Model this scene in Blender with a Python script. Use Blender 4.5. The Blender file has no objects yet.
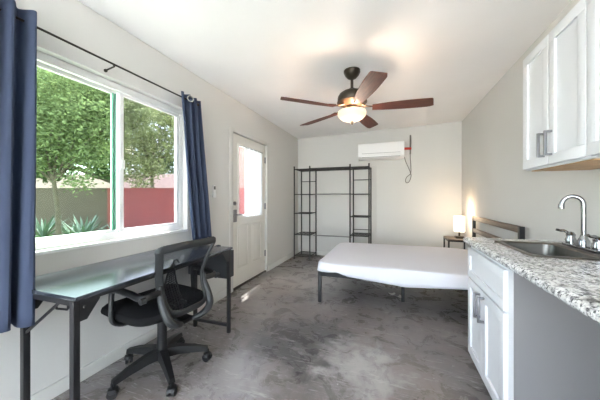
import bpy, bmesh, math, random
from mathutils import Vector, Matrix
PI = math.pi
R = math.radians
C = bpy.context.scene.collection
sc = bpy.context.scene

# ---------------------------------------------------------------- materials
def srgb(r, g, b):
    f = lambda c: (c/255/12.92) if c/255 <= .04045 else ((c/255+.055)/1.055)**2.4
    return (f(r), f(g), f(b), 1)

def mat(name, col, rough=.5, metal=0, spec=.5, noise=0, nscale=20, bump=0, bscale=200, **kw):
    m = bpy.data.materials.new(name); m.use_nodes = True
    nt = m.node_tree; b = nt.nodes['Principled BSDF']
    b.inputs['Base Color'].default_value = col
    b.inputs['Roughness'].default_value = rough
    b.inputs['Metallic'].default_value = metal
    b.inputs['Specular IOR Level'].default_value = spec
    for k, v in kw.items():
        b.inputs[k.replace('_', ' ')].default_value = v
    tc = nt.nodes.new('ShaderNodeTexCoord')
    if noise:
        n = nt.nodes.new('ShaderNodeTexNoise'); n.inputs['Scale'].default_value = nscale; n.inputs['Detail'].default_value = 4
        nt.links.new(tc.outputs['Object'], n.inputs['Vector'])
        r = nt.nodes.new('ShaderNodeValToRGB')
        r.color_ramp.elements[0].position = .3; r.color_ramp.elements[1].position = .7
        r.color_ramp.elements[0].color = tuple(c*(1-noise) for c in col[:3])+(1,)
        r.color_ramp.elements[1].color = tuple(min(1, c*(1+noise)) for c in col[:3])+(1,)
        nt.links.new(n.outputs['Fac'], r.inputs['Fac']); nt.links.new(r.outputs['Color'], b.inputs['Base Color'])
    if bump:
        n2 = nt.nodes.new('ShaderNodeTexNoise'); n2.inputs['Scale'].default_value = bscale
        nt.links.new(tc.outputs['Object'], n2.inputs['Vector'])
        bp = nt.nodes.new('ShaderNodeBump'); bp.inputs['Strength'].default_value = bump; bp.inputs['Distance'].default_value = .002
        nt.links.new(n2.outputs['Fac'], bp.inputs['Height']); nt.links.new(bp.outputs['Normal'], b.inputs['Normal'])
    return m

def new_nodes(name):
    m = bpy.data.materials.new(name); m.use_nodes = True
    nt = m.node_tree
    for n in list(nt.nodes): nt.nodes.remove(n)
    out = nt.nodes.new('ShaderNodeOutputMaterial')
    return m, nt, out

def glass(name, tint, refl=.06, veil=0, veilcol=(1, 1, 1, 1)):
    """thin window pane: tinted see-through plus a faint mirror"""
    m, nt, out = new_nodes(name)
    tr = nt.nodes.new('ShaderNodeBsdfTransparent'); tr.inputs['Color'].default_value = tint
    gl = nt.nodes.new('ShaderNodeBsdfGlossy'); gl.inputs['Roughness'].default_value = .02
    mx = nt.nodes.new('ShaderNodeMixShader'); mx.inputs[0].default_value = refl
    nt.links.new(tr.outputs[0], mx.inputs[1]); nt.links.new(gl.outputs[0], mx.inputs[2])
    last = mx
    if veil:
        d = nt.nodes.new('ShaderNodeBsdfDiffuse'); d.inputs['Color'].default_value = veilcol
        m2 = nt.nodes.new('ShaderNodeMixShader'); m2.inputs[0].default_value = veil
        nt.links.new(last.outputs[0], m2.inputs[1]); nt.links.new(d.outputs[0], m2.inputs[2]); last = m2
    nt.links.new(last.outputs[0], out.inputs[0])
    return m

def cloth(name, col, transl=.3, transp=0, weave=600, rough=.9):
    m, nt, out = new_nodes(name)
    p = nt.nodes.new('ShaderNodeBsdfPrincipled'); p.inputs['Base Color'].default_value = col
    p.inputs['Roughness'].default_value = rough; p.inputs['Specular IOR Level'].default_value = .2
    tc = nt.nodes.new('ShaderNodeTexCoord'); n = nt.nodes.new('ShaderNodeTexNoise'); n.inputs['Scale'].default_value = weave
    bp = nt.nodes.new('ShaderNodeBump'); bp.inputs['Strength'].default_value = .15; bp.inputs['Distance'].default_value = .001
    nt.links.new(tc.outputs['Object'], n.inputs['Vector']); nt.links.new(n.outputs['Fac'], bp.inputs['Height']); nt.links.new(bp.outputs['Normal'], p.inputs['Normal'])
    t = nt.nodes.new('ShaderNodeBsdfTranslucent'); t.inputs['Color'].default_value = col
    mx = nt.nodes.new('ShaderNodeMixShader'); mx.inputs[0].default_value = transl
    nt.links.new(p.outputs[0], mx.inputs[1]); nt.links.new(t.outputs[0], mx.inputs[2]); last = mx
    if transp:
        tr = nt.nodes.new('ShaderNodeBsdfTransparent'); m2 = nt.nodes.new('ShaderNodeMixShader'); m2.inputs[0].default_value = transp
        nt.links.new(last.outputs[0], m2.inputs[1]); nt.links.new(tr.outputs[0], m2.inputs[2]); last = m2
    nt.links.new(last.outputs[0], out.inputs[0])
    return m

def emit(name, col, strength, base=(.9, .9, .9, 1)):
    m = mat(name, base, .4)
    b = m.node_tree.nodes['Principled BSDF']
    b.inputs['Emission Color'].default_value = col; b.inputs['Emission Strength'].default_value = strength
    return m

def ramp_mat(name, stops, scale, detail=8, rough=(.3, .5), dist=0, vec_scale=(1, 1, 1), bump=.1, second=None, rghscale=None):
    m = bpy.data.materials.new(name); m.use_nodes = True
    nt = m.node_tree; b = nt.nodes['Principled BSDF']
    tc = nt.nodes.new('ShaderNodeTexCoord'); mp = nt.nodes.new('ShaderNodeMapping'); mp.inputs['Scale'].default_value = vec_scale
    nt.links.new(tc.outputs['Object'], mp.inputs['Vector'])
    n = nt.nodes.new('ShaderNodeTexNoise'); n.inputs['Scale'].default_value = scale; n.inputs['Detail'].default_value = detail
    n.inputs['Roughness'].default_value = .65; n.inputs['Distortion'].default_value = dist
    nt.links.new(mp.outputs[0], n.inputs['Vector'])
    r = nt.nodes.new('ShaderNodeValToRGB'); cr = r.color_ramp
    cr.elements[0].position, cr.elements[0].color = stops[0]
    cr.elements[1].position, cr.elements[1].color = stops[-1]
    for p, c in stops[1:-1]:
        e = cr.elements.new(p); e.color = c
    nt.links.new(n.outputs['Fac'], r.inputs['Fac'])
    col = r.outputs['Color']
    if second:
        for (sc2, st2, mode, fac, vs) in second:
            n3 = nt.nodes.new('ShaderNodeTexNoise'); n3.inputs['Scale'].default_value = sc2; n3.inputs['Detail'].default_value = 6
            n3.inputs['Roughness'].default_value = .7
            mp3 = nt.nodes.new('ShaderNodeMapping'); mp3.inputs['Scale'].default_value = vs; mp3.inputs['Location'].default_value = (3.1*sc2, 1.7, .3)
            mp3.inputs['Rotation'].default_value = (0, 0, .5)
            nt.links.new(tc.outputs['Object'], mp3.inputs['Vector']); nt.links.new(mp3.outputs[0], n3.inputs['Vector'])
            r3 = nt.nodes.new('ShaderNodeValToRGB'); c3 = r3.color_ramp
            c3.elements[0].position, c3.elements[0].color = st2[0]; c3.elements[1].position, c3.elements[1].color = st2[-1]
            for p, c in st2[1:-1]:
                e = c3.elements.new(p); e.color = c
            nt.links.new(n3.outputs['Fac'], r3.inputs['Fac'])
            mx = nt.nodes.new('ShaderNodeMixRGB'); mx.blend_type = mode; mx.inputs[0].default_value = fac
            nt.links.new(col, mx.inputs[1]); nt.links.new(r3.outputs['Color'], mx.inputs[2]); col = mx.outputs[0]
    nt.links.new(col, b.inputs['Base Color'])
    rr = nt.nodes.new('ShaderNodeMapRange'); rr.inputs[3].default_value, rr.inputs[4].default_value = rough
    nt.links.new(n.outputs['Fac'], rr.inputs[0]); nt.links.new(rr.outputs[0], b.inputs['Roughness'])
    if bump:
        bp = nt.nodes.new('ShaderNodeBump'); bp.inputs['Strength'].default_value = bump; bp.inputs['Distance'].default_value = .004
        nt.links.new(n.outputs['Fac'], bp.inputs['Height']); nt.links.new(bp.outputs['Normal'], b.inputs['Normal'])
    return m

g = lambda v, w=None, x=None: srgb(v, w if w is not None else v, x if x is not None else v)
M = {}
M['wall'] = mat('wall_paint', srgb(214, 213, 210), .85, spec=.2, bump=.25, bscale=60)
M['ceiling'] = mat('ceiling_paint', srgb(247, 246, 246), .8, spec=.25, noise=.03, nscale=1.3, bump=.25, bscale=25)
M['trim'] = mat('trim_paint', srgb(224, 224, 220), .5)
M['door'] = mat('door_paint', srgb(232, 230, 224), .45)
M['vinyl'] = mat('white_vinyl', srgb(240, 240, 240), .35)
def floor_material():
    # stained, trowelled and scuffed bare concrete with a dark worn patch in the middle of the room
    m = bpy.data.materials.new('stained_concrete'); m.use_nodes = True
    nt = m.node_tree; b = nt.nodes['Principled BSDF']; L = nt.links.new
    tc = nt.nodes.new('ShaderNodeTexCoord'); geo = nt.nodes.new('ShaderNodeNewGeometry')
    def noise(scale, detail=8, rough=.6, dist=0, vs=(1, 1, 1), rot=0):
        mp = nt.nodes.new('ShaderNodeMapping'); mp.inputs['Scale'].default_value = vs; mp.inputs['Rotation'].default_value = (0, 0, rot)
        n = nt.nodes.new('ShaderNodeTexNoise'); n.inputs['Scale'].default_value = scale; n.inputs['Detail'].default_value = detail
        n.inputs['Roughness'].default_value = rough; n.inputs['Distortion'].default_value = dist
        L(geo.outputs['Position'], mp.inputs[0]); L(mp.outputs[0], n.inputs['Vector']); return n
    def ramp(src, stops):
        r_ = nt.nodes.new('ShaderNodeValToRGB'); c_ = r_.color_ramp
        c_.elements[0].position, c_.elements[0].color = stops[0]; c_.elements[1].position, c_.elements[1].color = stops[-1]
        for p, q in stops[1:-1]:
            e = c_.elements.new(p); e.color = q
        L(src, r_.inputs[0]); return r_.outputs[0]
    def mix(a, c_, fac, mode='MIX'):
        x = nt.nodes.new('ShaderNodeMixRGB'); x.blend_type = mode
        if isinstance(fac, float): x.inputs[0].default_value = fac
        else: L(fac, x.inputs[0])
        L(a, x.inputs[1])
        if isinstance(c_, tuple): x.inputs[2].default_value = c_
        else: L(c_, x.inputs[2])
        return x.outputs[0]
    n1 = noise(1.1, 12, .62, .6)
    col = ramp(n1.outputs['Fac'], [(.32, srgb(112, 107, 106)), (.5, srgb(144, 137, 135)), (.68, srgb(176, 170, 169))])
    n2 = noise(4.5, 14, .72, 1.2)
    col = mix(col, ramp(n2.outputs['Fac'], [(.36, srgb(96, 94, 94)), (.5, srgb(128, 128, 128)), (.62, srgb(165, 162, 162))]), .6, 'OVERLAY')
    # reddish brown tint in places
    n3 = noise(.8, 4, .5)
    col = mix(col, srgb(150, 132, 118), ramp(n3.outputs['Fac'], [(.52, (0, 0, 0, 1)), (.7, (.5, .5, .5, 1))]))
    # worn patches and the painted door sheen: distance from a spot, edge broken up by noise
    def patch(cx_, cy_, rad, colour, amount, sc_=2.6, sharp=.06):
        global_n = noise(sc_, 8, .65, .4)
        sub = nt.nodes.new('ShaderNodeVectorMath'); sub.operation = 'DISTANCE'; sub.inputs[1].default_value = (cx_, cy_, 0)
        L(geo.outputs['Position'], sub.inputs[0])
        ad = nt.nodes.new('ShaderNodeMath'); ad.operation = 'MULTIPLY_ADD'; ad.inputs[1].default_value = 1.3; L(global_n.outputs['Fac'], ad.inputs[0]); L(sub.outputs['Value'], ad.inputs[2])
        mr = nt.nodes.new('ShaderNodeMapRange'); mr.inputs[1].default_value = rad+.65-sharp; mr.inputs[2].default_value = rad+.65+sharp
        mr.inputs[3].default_value = amount; mr.inputs[4].default_value = 0; L(ad.outputs[0], mr.inputs[0])
        return mr.outputs[0]
    col = mix(col, srgb(74, 72, 75), patch(-.70, 2.05, .40, None, .8))
    col = mix(col, srgb(196, 192, 190), patch(-.22, 1.85, .22, None, .55, 5, .12))
    col = mix(col, srgb(200, 193, 190), patch(-1.1, 3.6, .55, None, .55, 2, .25))  # sheen of the door light, painted into the floor colour
    col = mix(col, srgb(188, 184, 186), patch(-1.0, 1.35, .25, None, .5, 3.5, .15))
    # trowel arcs and scratches
    for rot, vs in ((.5, (1, 7, 1)), (-.7, (1, 9, 1))):
        n4 = noise(5, 6, .6, 1.5, vs, rot)
        col = mix(col, srgb(214, 210, 208), ramp(n4.outputs['Fac'], [(.60, (0, 0, 0, 1)), (.68, (.38, .38, .38, 1))]))
    n5 = noise(26, 3, .5)
    col = mix(col, srgb(225, 222, 220), ramp(n5.outputs['Fac'], [(.72, (0, 0, 0, 1)), (.76, (.7, .7, .7, 1))]))
    L(col, b.inputs['Base Color'])
    rr = nt.nodes.new('ShaderNodeMapRange'); rr.inputs[1].default_value = .35; rr.inputs[2].default_value = .65; rr.inputs[3].default_value = .20; rr.inputs[4].default_value = .42
    L(n2.outputs['Fac'], rr.inputs[0]); L(rr.outputs[0], b.inputs['Roughness'])
    bp = nt.nodes.new('ShaderNodeBump'); bp.inputs['Strength'].default_value = .12; bp.inputs['Distance'].default_value = .004
    L(n2.outputs['Fac'], bp.inputs['Height']); L(bp.outputs['Normal'], b.inputs['Normal'])
    return m
M['floor'] = floor_material()
M['granite'] = ramp_mat('speckled_granite', [(.36, srgb(70, 68, 76)), (.44, srgb(196, 195, 198)), (.52, srgb(236, 236, 236)), (.75, srgb(246, 246, 246))], 60, 8, (.12, .2), .3, (1.2, 1, 1.2), bump=0,
    second=[(110, [(.40, srgb(40, 40, 48)), (.46, srgb(250, 250, 250))], 'MULTIPLY', .9, (1, 1, 1)),
            (20, [(.38, srgb(110, 108, 112)), (.47, srgb(255, 255, 255))], 'MULTIPLY', .75, (1.6, .7, 1.6)),
            (6, [(.40, srgb(205, 200, 195)), (.55, srgb(255, 255, 255))], 'MULTIPLY', .6, (1, 2, 1))])
M['cab'] = mat('cabinet_paint', srgb(222, 223, 227), .4)
M['cabside_shade'] = mat('cabinet_shaded_side', srgb(130, 128, 131), .5)  # cabinet white greyed: the end panel's shade is in this colour
M['cabwood'] = mat('cabinet_underside', srgb(196, 160, 120), .6, noise=.12, nscale=8)
M['steel'] = mat('brushed_steel', srgb(128, 126, 122), .36, 1, noise=.05, nscale=60)
M['chrome'] = mat('chrome', srgb(165, 166, 170), .12, 1)
M['nickel'] = mat('satin_nickel', srgb(140, 140, 144), .35, .9)
M['black'] = mat('black_powder_coat', srgb(30, 30, 33), .45)
M['blackshelf'] = mat('black_wire', srgb(50, 50, 50), .5)
M['desktop'] = mat('black_desk_laminate', srgb(52, 56, 63), .2, spec=.9, noise=.05, nscale=40)
M['plastic'] = mat('chair_plastic', srgb(38, 40, 42), .5)
M['plastic2'] = mat('chair_dark_plastic', srgb(24, 24, 26), .4)
M['seat'] = mat('seat_fabric', srgb(24, 24, 26), .95, spec=.2, bump=.4, bscale=400)
M['bag'] = mat('felt_bag', srgb(66, 68, 72), .9, bump=.4, bscale=300)
M['navy'] = cloth('navy_curtain_cloth', srgb(80, 90, 114), .38)
M['sheer'] = cloth('sheer_white_cloth', srgb(236, 238, 242), .28, .10)
M['sheet'] = cloth('white_sheet', srgb(228, 228, 236), .05, weave=300)
M['rod'] = mat('dark_bronze', srgb(48, 44, 40), .4, .6)
M['bronze'] = mat('oil_rubbed_bronze', srgb(70, 62, 54), .4, .7)
M['fanblade'] = ramp_mat('walnut_blade', [(.3, srgb(60, 32, 27)), (.5, srgb(96, 52, 42)), (.72, srgb(118, 70, 56))], 6, 8, (.5, .65), .3, (1, 14, 1), bump=.03)
M['woodrail'] = ramp_mat('brown_wood_rail', [(.3, srgb(74, 60, 52)), (.5, srgb(98, 82, 71)), (.7, srgb(122, 104, 90))], 9, 8, (.4, .55), .3, (12, 1, 12), bump=.03)
M['ac'] = mat('ac_white_plastic', srgb(238, 238, 238), .35)
M['acdark'] = mat('ac_louver_shadow', srgb(150, 150, 150), .5)
M['pipe'] = mat('grey_pipe', srgb(120, 118, 112), .6)
M['red'] = mat('red_tape', srgb(200, 60, 45), .5)
M['cable'] = mat('grey_cable', srgb(110, 106, 100), .5)
M['shade'] = emit('lamp_shade_glow', (1, .86, .66, 1), 0.9, srgb(250, 240, 225))
M['bowl'] = emit('alabaster_bowl_glow', (1, .72, .46, 1), .20, srgb(214, 180, 150))
M['bulb'] = emit('bulb_glow', (1, .9, .75, 1), 10)
M['grommet'] = mat('silver_grommet', srgb(190, 192, 190), .25, .9)
M['threshold'] = mat('dark_threshold', srgb(52, 44, 40), .5)
M['paper'] = mat('white_scrap', srgb(225, 222, 216), .8)
M['bark'] = mat('tree_bark', srgb(96, 84, 72), .9, noise=.3, nscale=12, bump=.5, bscale=20)
M['lawn'] = ramp_mat('lawn_grass', [(.3, srgb(62, 84, 44)), (.5, srgb(90, 114, 60)), (.7, srgb(124, 146, 84))], 3, 8, (.8, .9), 0)
M['redfence'] = mat('red_fence_paint', srgb(140, 64, 62), .7, noise=.12, nscale=3)
M['brownfence'] = mat('brown_wall_paint', srgb(92, 76, 68), .85, noise=.1, nscale=2)
M['rooftile'] = mat('pinkish_shingle', srgb(100, 80, 74), .9, noise=.15, nscale=4)
M['stucco'] = mat('pale_stucco', srgb(140, 130, 118), .9, noise=.05)
M['agave'] = mat('agave_leaf', srgb(108, 122, 112), .55, noise=.2, nscale=6)
def leafmat(name, col):
    m, nt, out = new_nodes(name)
    d = nt.nodes.new('ShaderNodeBsdfDiffuse'); t = nt.nodes.new('ShaderNodeBsdfTranslucent')
    tc = nt.nodes.new('ShaderNodeTexCoord'); n = nt.nodes.new('ShaderNodeTexNoise'); n.inputs['Scale'].default_value = 5
    r = nt.nodes.new('ShaderNodeValToRGB'); r.color_ramp.elements[0].position = .35; r.color_ramp.elements[1].position = .65
    r.color_ramp.elements[0].color = tuple(c*.6 for c in col[:3])+(1,); r.color_ramp.elements[1].color = tuple(min(1, c*1.35) for c in col[:3])+(1,)
    nt.links.new(tc.outputs['Object'], n.inputs['Vector']); nt.links.new(n.outputs['Fac'], r.inputs['Fac'])
    nt.links.new(r.outputs[0], d.inputs[0]); nt.links.new(r.outputs[0], t.inputs[0])
    mx = nt.nodes.new('ShaderNodeMixShader'); mx.inputs[0].default_value = .45
    nt.links.new(d.outputs[0], mx.inputs[1]); nt.links.new(t.outputs[0], mx.inputs[2]); nt.links.new(mx.outputs[0], out.inputs[0])
    return m
M['leafdark'] = leafmat('leaf_deep_green', srgb(84, 102, 66))
M['leafmid'] = leafmat('leaf_mid_green', srgb(130, 140, 100))
M['leaflight'] = leafmat('leaf_light_green', srgb(156, 164, 116))

# ---------------------------------------------------------------- mesh builder
class MB:
    def __init__(s): s.bm = bmesh.new()
    def _bev(s, vs, bev, seg=2):
        if bev > 0:
            es = {e for v in vs for e in v.link_edges}
            bmesh.ops.bevel(s.bm, geom=list(es), offset=bev, segments=seg, profile=.6, affect='EDGES')
    def box(s, x0, x1, y0, y1, z0, z1, bev=0, seg=2):
        r = bmesh.ops.create_cube(s.bm, size=1)
        for v in r['verts']:
            v.co = Vector(((x0+x1)/2+v.co.x*(x1-x0), (y0+y1)/2+v.co.y*(y1-y0), (z0+z1)/2+v.co.z*(z1-z0)))
        s._bev(r['verts'], bev, seg); return s
    def obox(s, a, b, w, h, up=(0, 0, 1), bev=0):
        """bar of w x h section from a to b"""
        a, b = Vector(a), Vector(b); d = (b-a); L = d.length; d.normalize()
        up = Vector(up); side = d.cross(up)
        if side.length < 1e-4: side = d.cross(Vector((1, 0, 0)))
        side.normalize(); u2 = side.cross(d)
        r = bmesh.ops.create_cube(s.bm, size=1)
        for v in r['verts']:
            v.co = a+d*((v.co.x+.5)*L)+side*(v.co.y*w)+u2*(v.co.z*h)
        s._bev(r['verts'], bev); return s
    def cyl(s, a, b, r1, r2=None, seg=20, cap=True):
        r2 = r1 if r2 is None else r2
        a, b = Vector(a), Vector(b); d = b-a
        q = d.to_track_quat('Z', 'Y').to_matrix().to_4x4()
        bmesh.ops.create_cone(s.bm, cap_ends=cap, segments=seg, radius1=r1, radius2=r2, depth=d.length, matrix=Matrix.Translation((a+b)/2) @ q)
        return s
    def tube(s, pts, r, seg=10, flat=1.0, closed=False):
        """round tube along a path; r a number or list; flat squashes in the binormal"""
        pts = [Vector(p) for p in pts]; n = len(pts); rings = []
        up = None
        for i, p in enumerate(pts):
            if closed: d = pts[(i+1) % n]-pts[i-1]
            else: d = pts[min(i+1, n-1)]-pts[max(i-1, 0)]
            d.normalize()
            if up is None:
                up = Vector((0, 0, 1)) if abs(d.z) < .9 else Vector((0, 1, 0))
            up = (up-d*up.dot(d)).normalized(); side = d.cross(up)
            rr = r[i] if isinstance(r, (list, tuple)) else r
            rings.append([s.bm.verts.new(p+up*math.cos(2*PI*k/seg)*rr*flat+side*math.sin(2*PI*k/seg)*rr) for k in range(seg)])
        for i in range(n if closed else n-1):
            A, B = rings[i], rings[(i+1) % n]
            for k in range(seg):
                s.bm.faces.new((A[k], A[(k+1) % seg], B[(k+1) % seg], B[k]))
        if not closed:
            s.bm.faces.new(rings[0]); s.bm.faces.new(list(reversed(rings[-1])))
        return s
    def lathe(s, prof, c=(0, 0, 0), seg=32):
        c = Vector(c); rings = []
        for (r, z) in prof:
            if r < 1e-5: rings.append([s.bm.verts.new(c+Vector((0, 0, z)))])
            else: rings.append([s.bm.verts.new(c+Vector((r*math.cos(2*PI*k/seg), r*math.sin(2*PI*k/seg), z))) for k in range(seg)])
        for A, B in zip(rings, rings[1:]):
            if len(A) == 1 and len(B) == 1: continue
            for k in range(seg):
                k2 = (k+1) % seg
                if len(A) == 1: s.bm.faces.new((A[0], B[k], B[k2]))
                elif len(B) == 1: s.bm.faces.new((A[k], A[k2], B[0]))
                else: s.bm.faces.new((A[k], A[k2], B[k2], B[k]))
        return s
    def prism(s, outline, axis, a, b):
        """extrude a 2D outline along axis 'x','y' or 'z' from a to b"""
        def P(p, t):
            return {'x': (t, p[0], p[1]), 'y': (p[0], t, p[1]), 'z': (p[0], p[1], t)}[axis]
        A = [s.bm.verts.new(P(p, a)) for p in outline]; B = [s.bm.verts.new(P(p, b)) for p in outline]
        n = len(outline)
        s.bm.faces.new(A); s.bm.faces.new(list(reversed(B)))
        for k in range(n): s.bm.faces.new((A[k], B[k], B[(k+1) % n], A[(k+1) % n]))
        return s
    def grid(s, f, nu, nv):
        V = [[s.bm.verts.new(f(i/nu, j/nv)) for j in range(nv+1)] for i in range(nu+1)]
        for i in range(nu):
            for j in range(nv): s.bm.faces.new((V[i][j], V[i+1][j], V[i+1][j+1], V[i][j+1]))
        return s
    def build(s, name, m, parent=None, origin=None, smooth=True, solid=0, sub=0, kind=None):
        bmesh.ops.recalc_face_normals(s.bm, faces=s.bm.faces)
        if parent is not None and origin is None: origin = Vector((0, 0, 0))
        if origin is None:
            vs = s.bm.verts
            x = [v.co.x for v in vs]; y = [v.co.y for v in vs]; z = [v.co.z for v in vs]
            origin = Vector(((min(x)+max(x))/2, (min(y)+max(y))/2, min(z)))
        origin = Vector(origin)
        me = bpy.data.meshes.new(name)
        for v in s.bm.verts: v.co -= origin
        if smooth:
            for f in s.bm.faces: f.smooth = True
            for e in s.bm.edges:
                if len(e.link_faces) == 2 and e.calc_face_angle(0) > R(32): e.smooth = False
        s.bm.to_mesh(me); s.bm.free()
        o = bpy.data.objects.new(name, me); C.objects.link(o)
        me.materials.append(m)
        if parent is not None: o.parent = parent; o.location = origin
        else: o.location = origin
        if solid:
            md = o.modifiers.new('solid', 'SOLIDIFY'); md.thickness = solid; md.offset = 0
        if sub:
            md = o.modifiers.new('sub', 'SUBSURF'); md.levels = sub; md.render_levels = sub
        if kind: o['kind'] = kind
        return o

def wpart(mb, name, m, root, **k):
    """part whose mesh was laid out in world coordinates, under an Empty"""
    for v in mb.bm.verts: v.co -= root.location
    return mb.build(name, m, root, **k)
def spart(mb, name, m, root, part, **k):
    for v in mb.bm.verts: v.co -= root.location
    return mb.build(name, m, part, **k)

def thing(name, label, cat, loc=(0, 0, 0), rz=0, group=None, kind=None):
    o = bpy.data.objects.new(name, None); C.objects.link(o); o.location = loc; o.rotation_euler = (0, 0, rz)
    o.empty_display_size = .1
    if label: o['label'] = label; o['category'] = cat
    if group: o['group'] = group
    if kind: o['kind'] = kind
    return o
def tag(o, label, cat, group=None, kind=None):
    o['label'] = label; o['category'] = cat
    if group: o['group'] = group
    if kind: o['kind'] = kind
    return o

# ---------------------------------------------------------------- room dimensions
XL, XR, YB, YR = -1.886, 1.135, 5.10, -2.3     # left, right, back, rear (behind the viewer)
ZL, ZR = 2.44, 2.505                            # ceiling height at left and right
T = .15
zc = lambda x: ZL+(ZR-ZL)*(x-XL)/(XR-XL)
WY0, WY1, WZ0, WZ1 = .66, 1.975, .868, 2.04     # window opening
DY0, DY1, DZ1 = 2.72, 3.675, 2.03               # door opening

MB().box(XL-T, XR+T, YR-T, YB+T, -.1, 0).build('floor', M['floor'], kind='structure', smooth=False)
b = MB(); b.prism([(XL-T, zc(XL-T)), (XR+T, zc(XR+T)), (XR+T, zc(XR+T)+.12), (XL-T, zc(XL-T)+.12)], 'y', YR-T, YB+T)
b.build('ceiling', M['ceiling'], kind='structure', smooth=False)
b = MB()
xo = XL-T
b.box(xo, XL, YR-T, WY0, 0, ZL); b.box(xo, XL, WY0, WY1, 0, WZ0); b.box(xo, XL, WY0, WY1, WZ1, ZL)
b.box(xo, XL, WY1, DY0, 0, ZL); b.box(xo, XL, DY0, DY1, DZ1, ZL); b.box(xo, XL, DY1, YB+T, 0, ZL)
b.build('wall_left', M['wall'], kind='structure', smooth=False)
MB().box(XR, XR+T, YR-T, YB+T, 0, ZR).build('wall_right', M['wall'], kind='structure', smooth=False)
b = MB(); b.prism([(XL, 0), (XR, 0), (XR, ZR), (XL, ZL)], 'y', YB, YB+T); b.build('wall_back', M['wall'], kind='structure', smooth=False)
# rear wall, behind the viewer; wide glass door added to let in fill daylight
RX0, RX1, RZ = -1.82, .62, 2.36
b = MB(); b.box(XL, RX0, YR-T, YR, 0, ZL); b.box(RX1, XR, YR-T, YR, 0, ZL); b.box(RX0, RX1, YR-T, YR, RZ, ZL)
b.build('wall_rear', M['wall'], kind='structure', smooth=False)
w2 = thing('added_glazing', None, None, ((RX0+RX1)/2, YR-T/2, 0), kind='structure')
b = MB()
xm = (RX0+RX1)/2
for x in (RX0, xm-.03, RX1-.06): b.box(x, x+.06, YR-.1, YR-.05, 0, RZ)
b.box(RX0, RX1, YR-.1, YR-.05, 0, .05); b.box(RX0, RX1, YR-.1, YR-.05, RZ-.06, RZ)
fr = wpart(b, 'window_frame', M['vinyl'], w2)
b = MB(); b.box(RX0+.06, xm-.03, YR-.077, YR-.073, .05, RZ-.06); b.box(xm+.03, RX1-.06, YR-.077, YR-.073, .05, RZ-.06)
wpart(b, 'pane', glass('added_rear_glass', (.97, .98, .97, 1), .04), w2)

# baseboards
def baseboard(name, pts):
    b = MB()
    for x0, x1, y0, y1 in pts: b.box(x0, x1, y0, y1, 0, .085, .004)
    b.build(name, M['trim'], kind='structure')
baseboard('baseboard_left', [(XL, XL+.012, YR, DY0-.03), (XL, XL+.012, DY1+.03, YB)])
baseboard('baseboard_back', [(XL+.012, XR, YB-.012, YB)])
baseboard('baseboard_right', [(XR-.012, XR, 2.05, YB-.012)])
# painted-over panel on the back wall
b = MB(); b.box(-1.36, -.28, YB-.006, YB, .085, 1.80, .002); b.build('trim_2', M['wall'], kind='structure')

# ---------------------------------------------------------------- window_1
w = thing('window_1', None, None, (XL-.08, (WY0+WY1)/2, WZ0), kind='structure')
xa, xb = XL-.125, XL-.055
b = MB(); F = .042
b.box(xa, xb, WY0, WY1, WZ1-F, WZ1, .004); b.box(xa, xb, WY0, WY1, WZ0, WZ0+F, .004)
b.box(xa, xb, WY0, WY0+F, WZ0+F, WZ1-F, .004); b.box(xa, xb, WY1-F, WY1, WZ0+F, WZ1-F, .004)
b.box(xb-.02, xb+.006, WY0+F, WY1-F, WZ0+F, WZ0+F+.012, .002)
b.box(xb-.02, xb+.006, WY0+F, WY1-F, WZ1-F-.012, WZ1-F, .002)
wpart(b, 'window_frame', M['vinyl'], w)
b = MB(); b.box(XL-.055, XL+.012, WY0, WY1, WZ0-.012, WZ0+.008, .003); wpart(b, 'window_sill', M['vinyl'], w)
YM = 1.375
def sash(y0, y1, x0, x1, s, gname, name):
    b = MB()
    z0, z1 = WZ0+F, WZ1-F
    b.box(x0, x1, y0, y1, z1-s, z1, .003); b.box(x0, x1, y0, y1, z0, z0+s, .003)
    b.box(x0, x1, y0, y0+s, z0+s, z1-s, .003); b.box(x0, x1, y1-s, y1, z0+s, z1-s, .003)
    f = wpart(b, name, M['vinyl'], w)
    b = MB(); xg = (x0+x1)/2; b.box(xg-.002, xg+.002, y0+s, y1-s, z0+s, z1-s); spart(b, 'pane', gname, w, f)
    return f
GG = glass('green_tinted_glass', (.54, .61, .56, 1), .004)
GS = glass('screened_glass', (.52, .53, .54, 1), .004, .03, (.75, .75, .78, 1))
s1 = sash(WY0+F, YM-.015, xa+.006, xa+.034, .032, GG, 'sash')
s2 = sash(YM-.02, WY1-F, xb-.032, xb-.004, .034, GS, 'sash')
b = MB(); b.box(xa+.036, xa+.042, YM-.055, YM-.047, WZ0+F+.03, WZ1-F-.03)
b.box(xa+.036, xa+.042, YM-.038, YM-.03, WZ0+F+.03, WZ1-F-.03)
o = wpart(b, 'green_gasket', mat('green_glass_edge', srgb(70, 150, 120), .3), w)
b = MB(); b.box(xb-.004, xb+.012, YM-.012, YM+.012, 1.40, 1.47, .003); wpart(b, 'latch', M['vinyl'], w)

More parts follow.
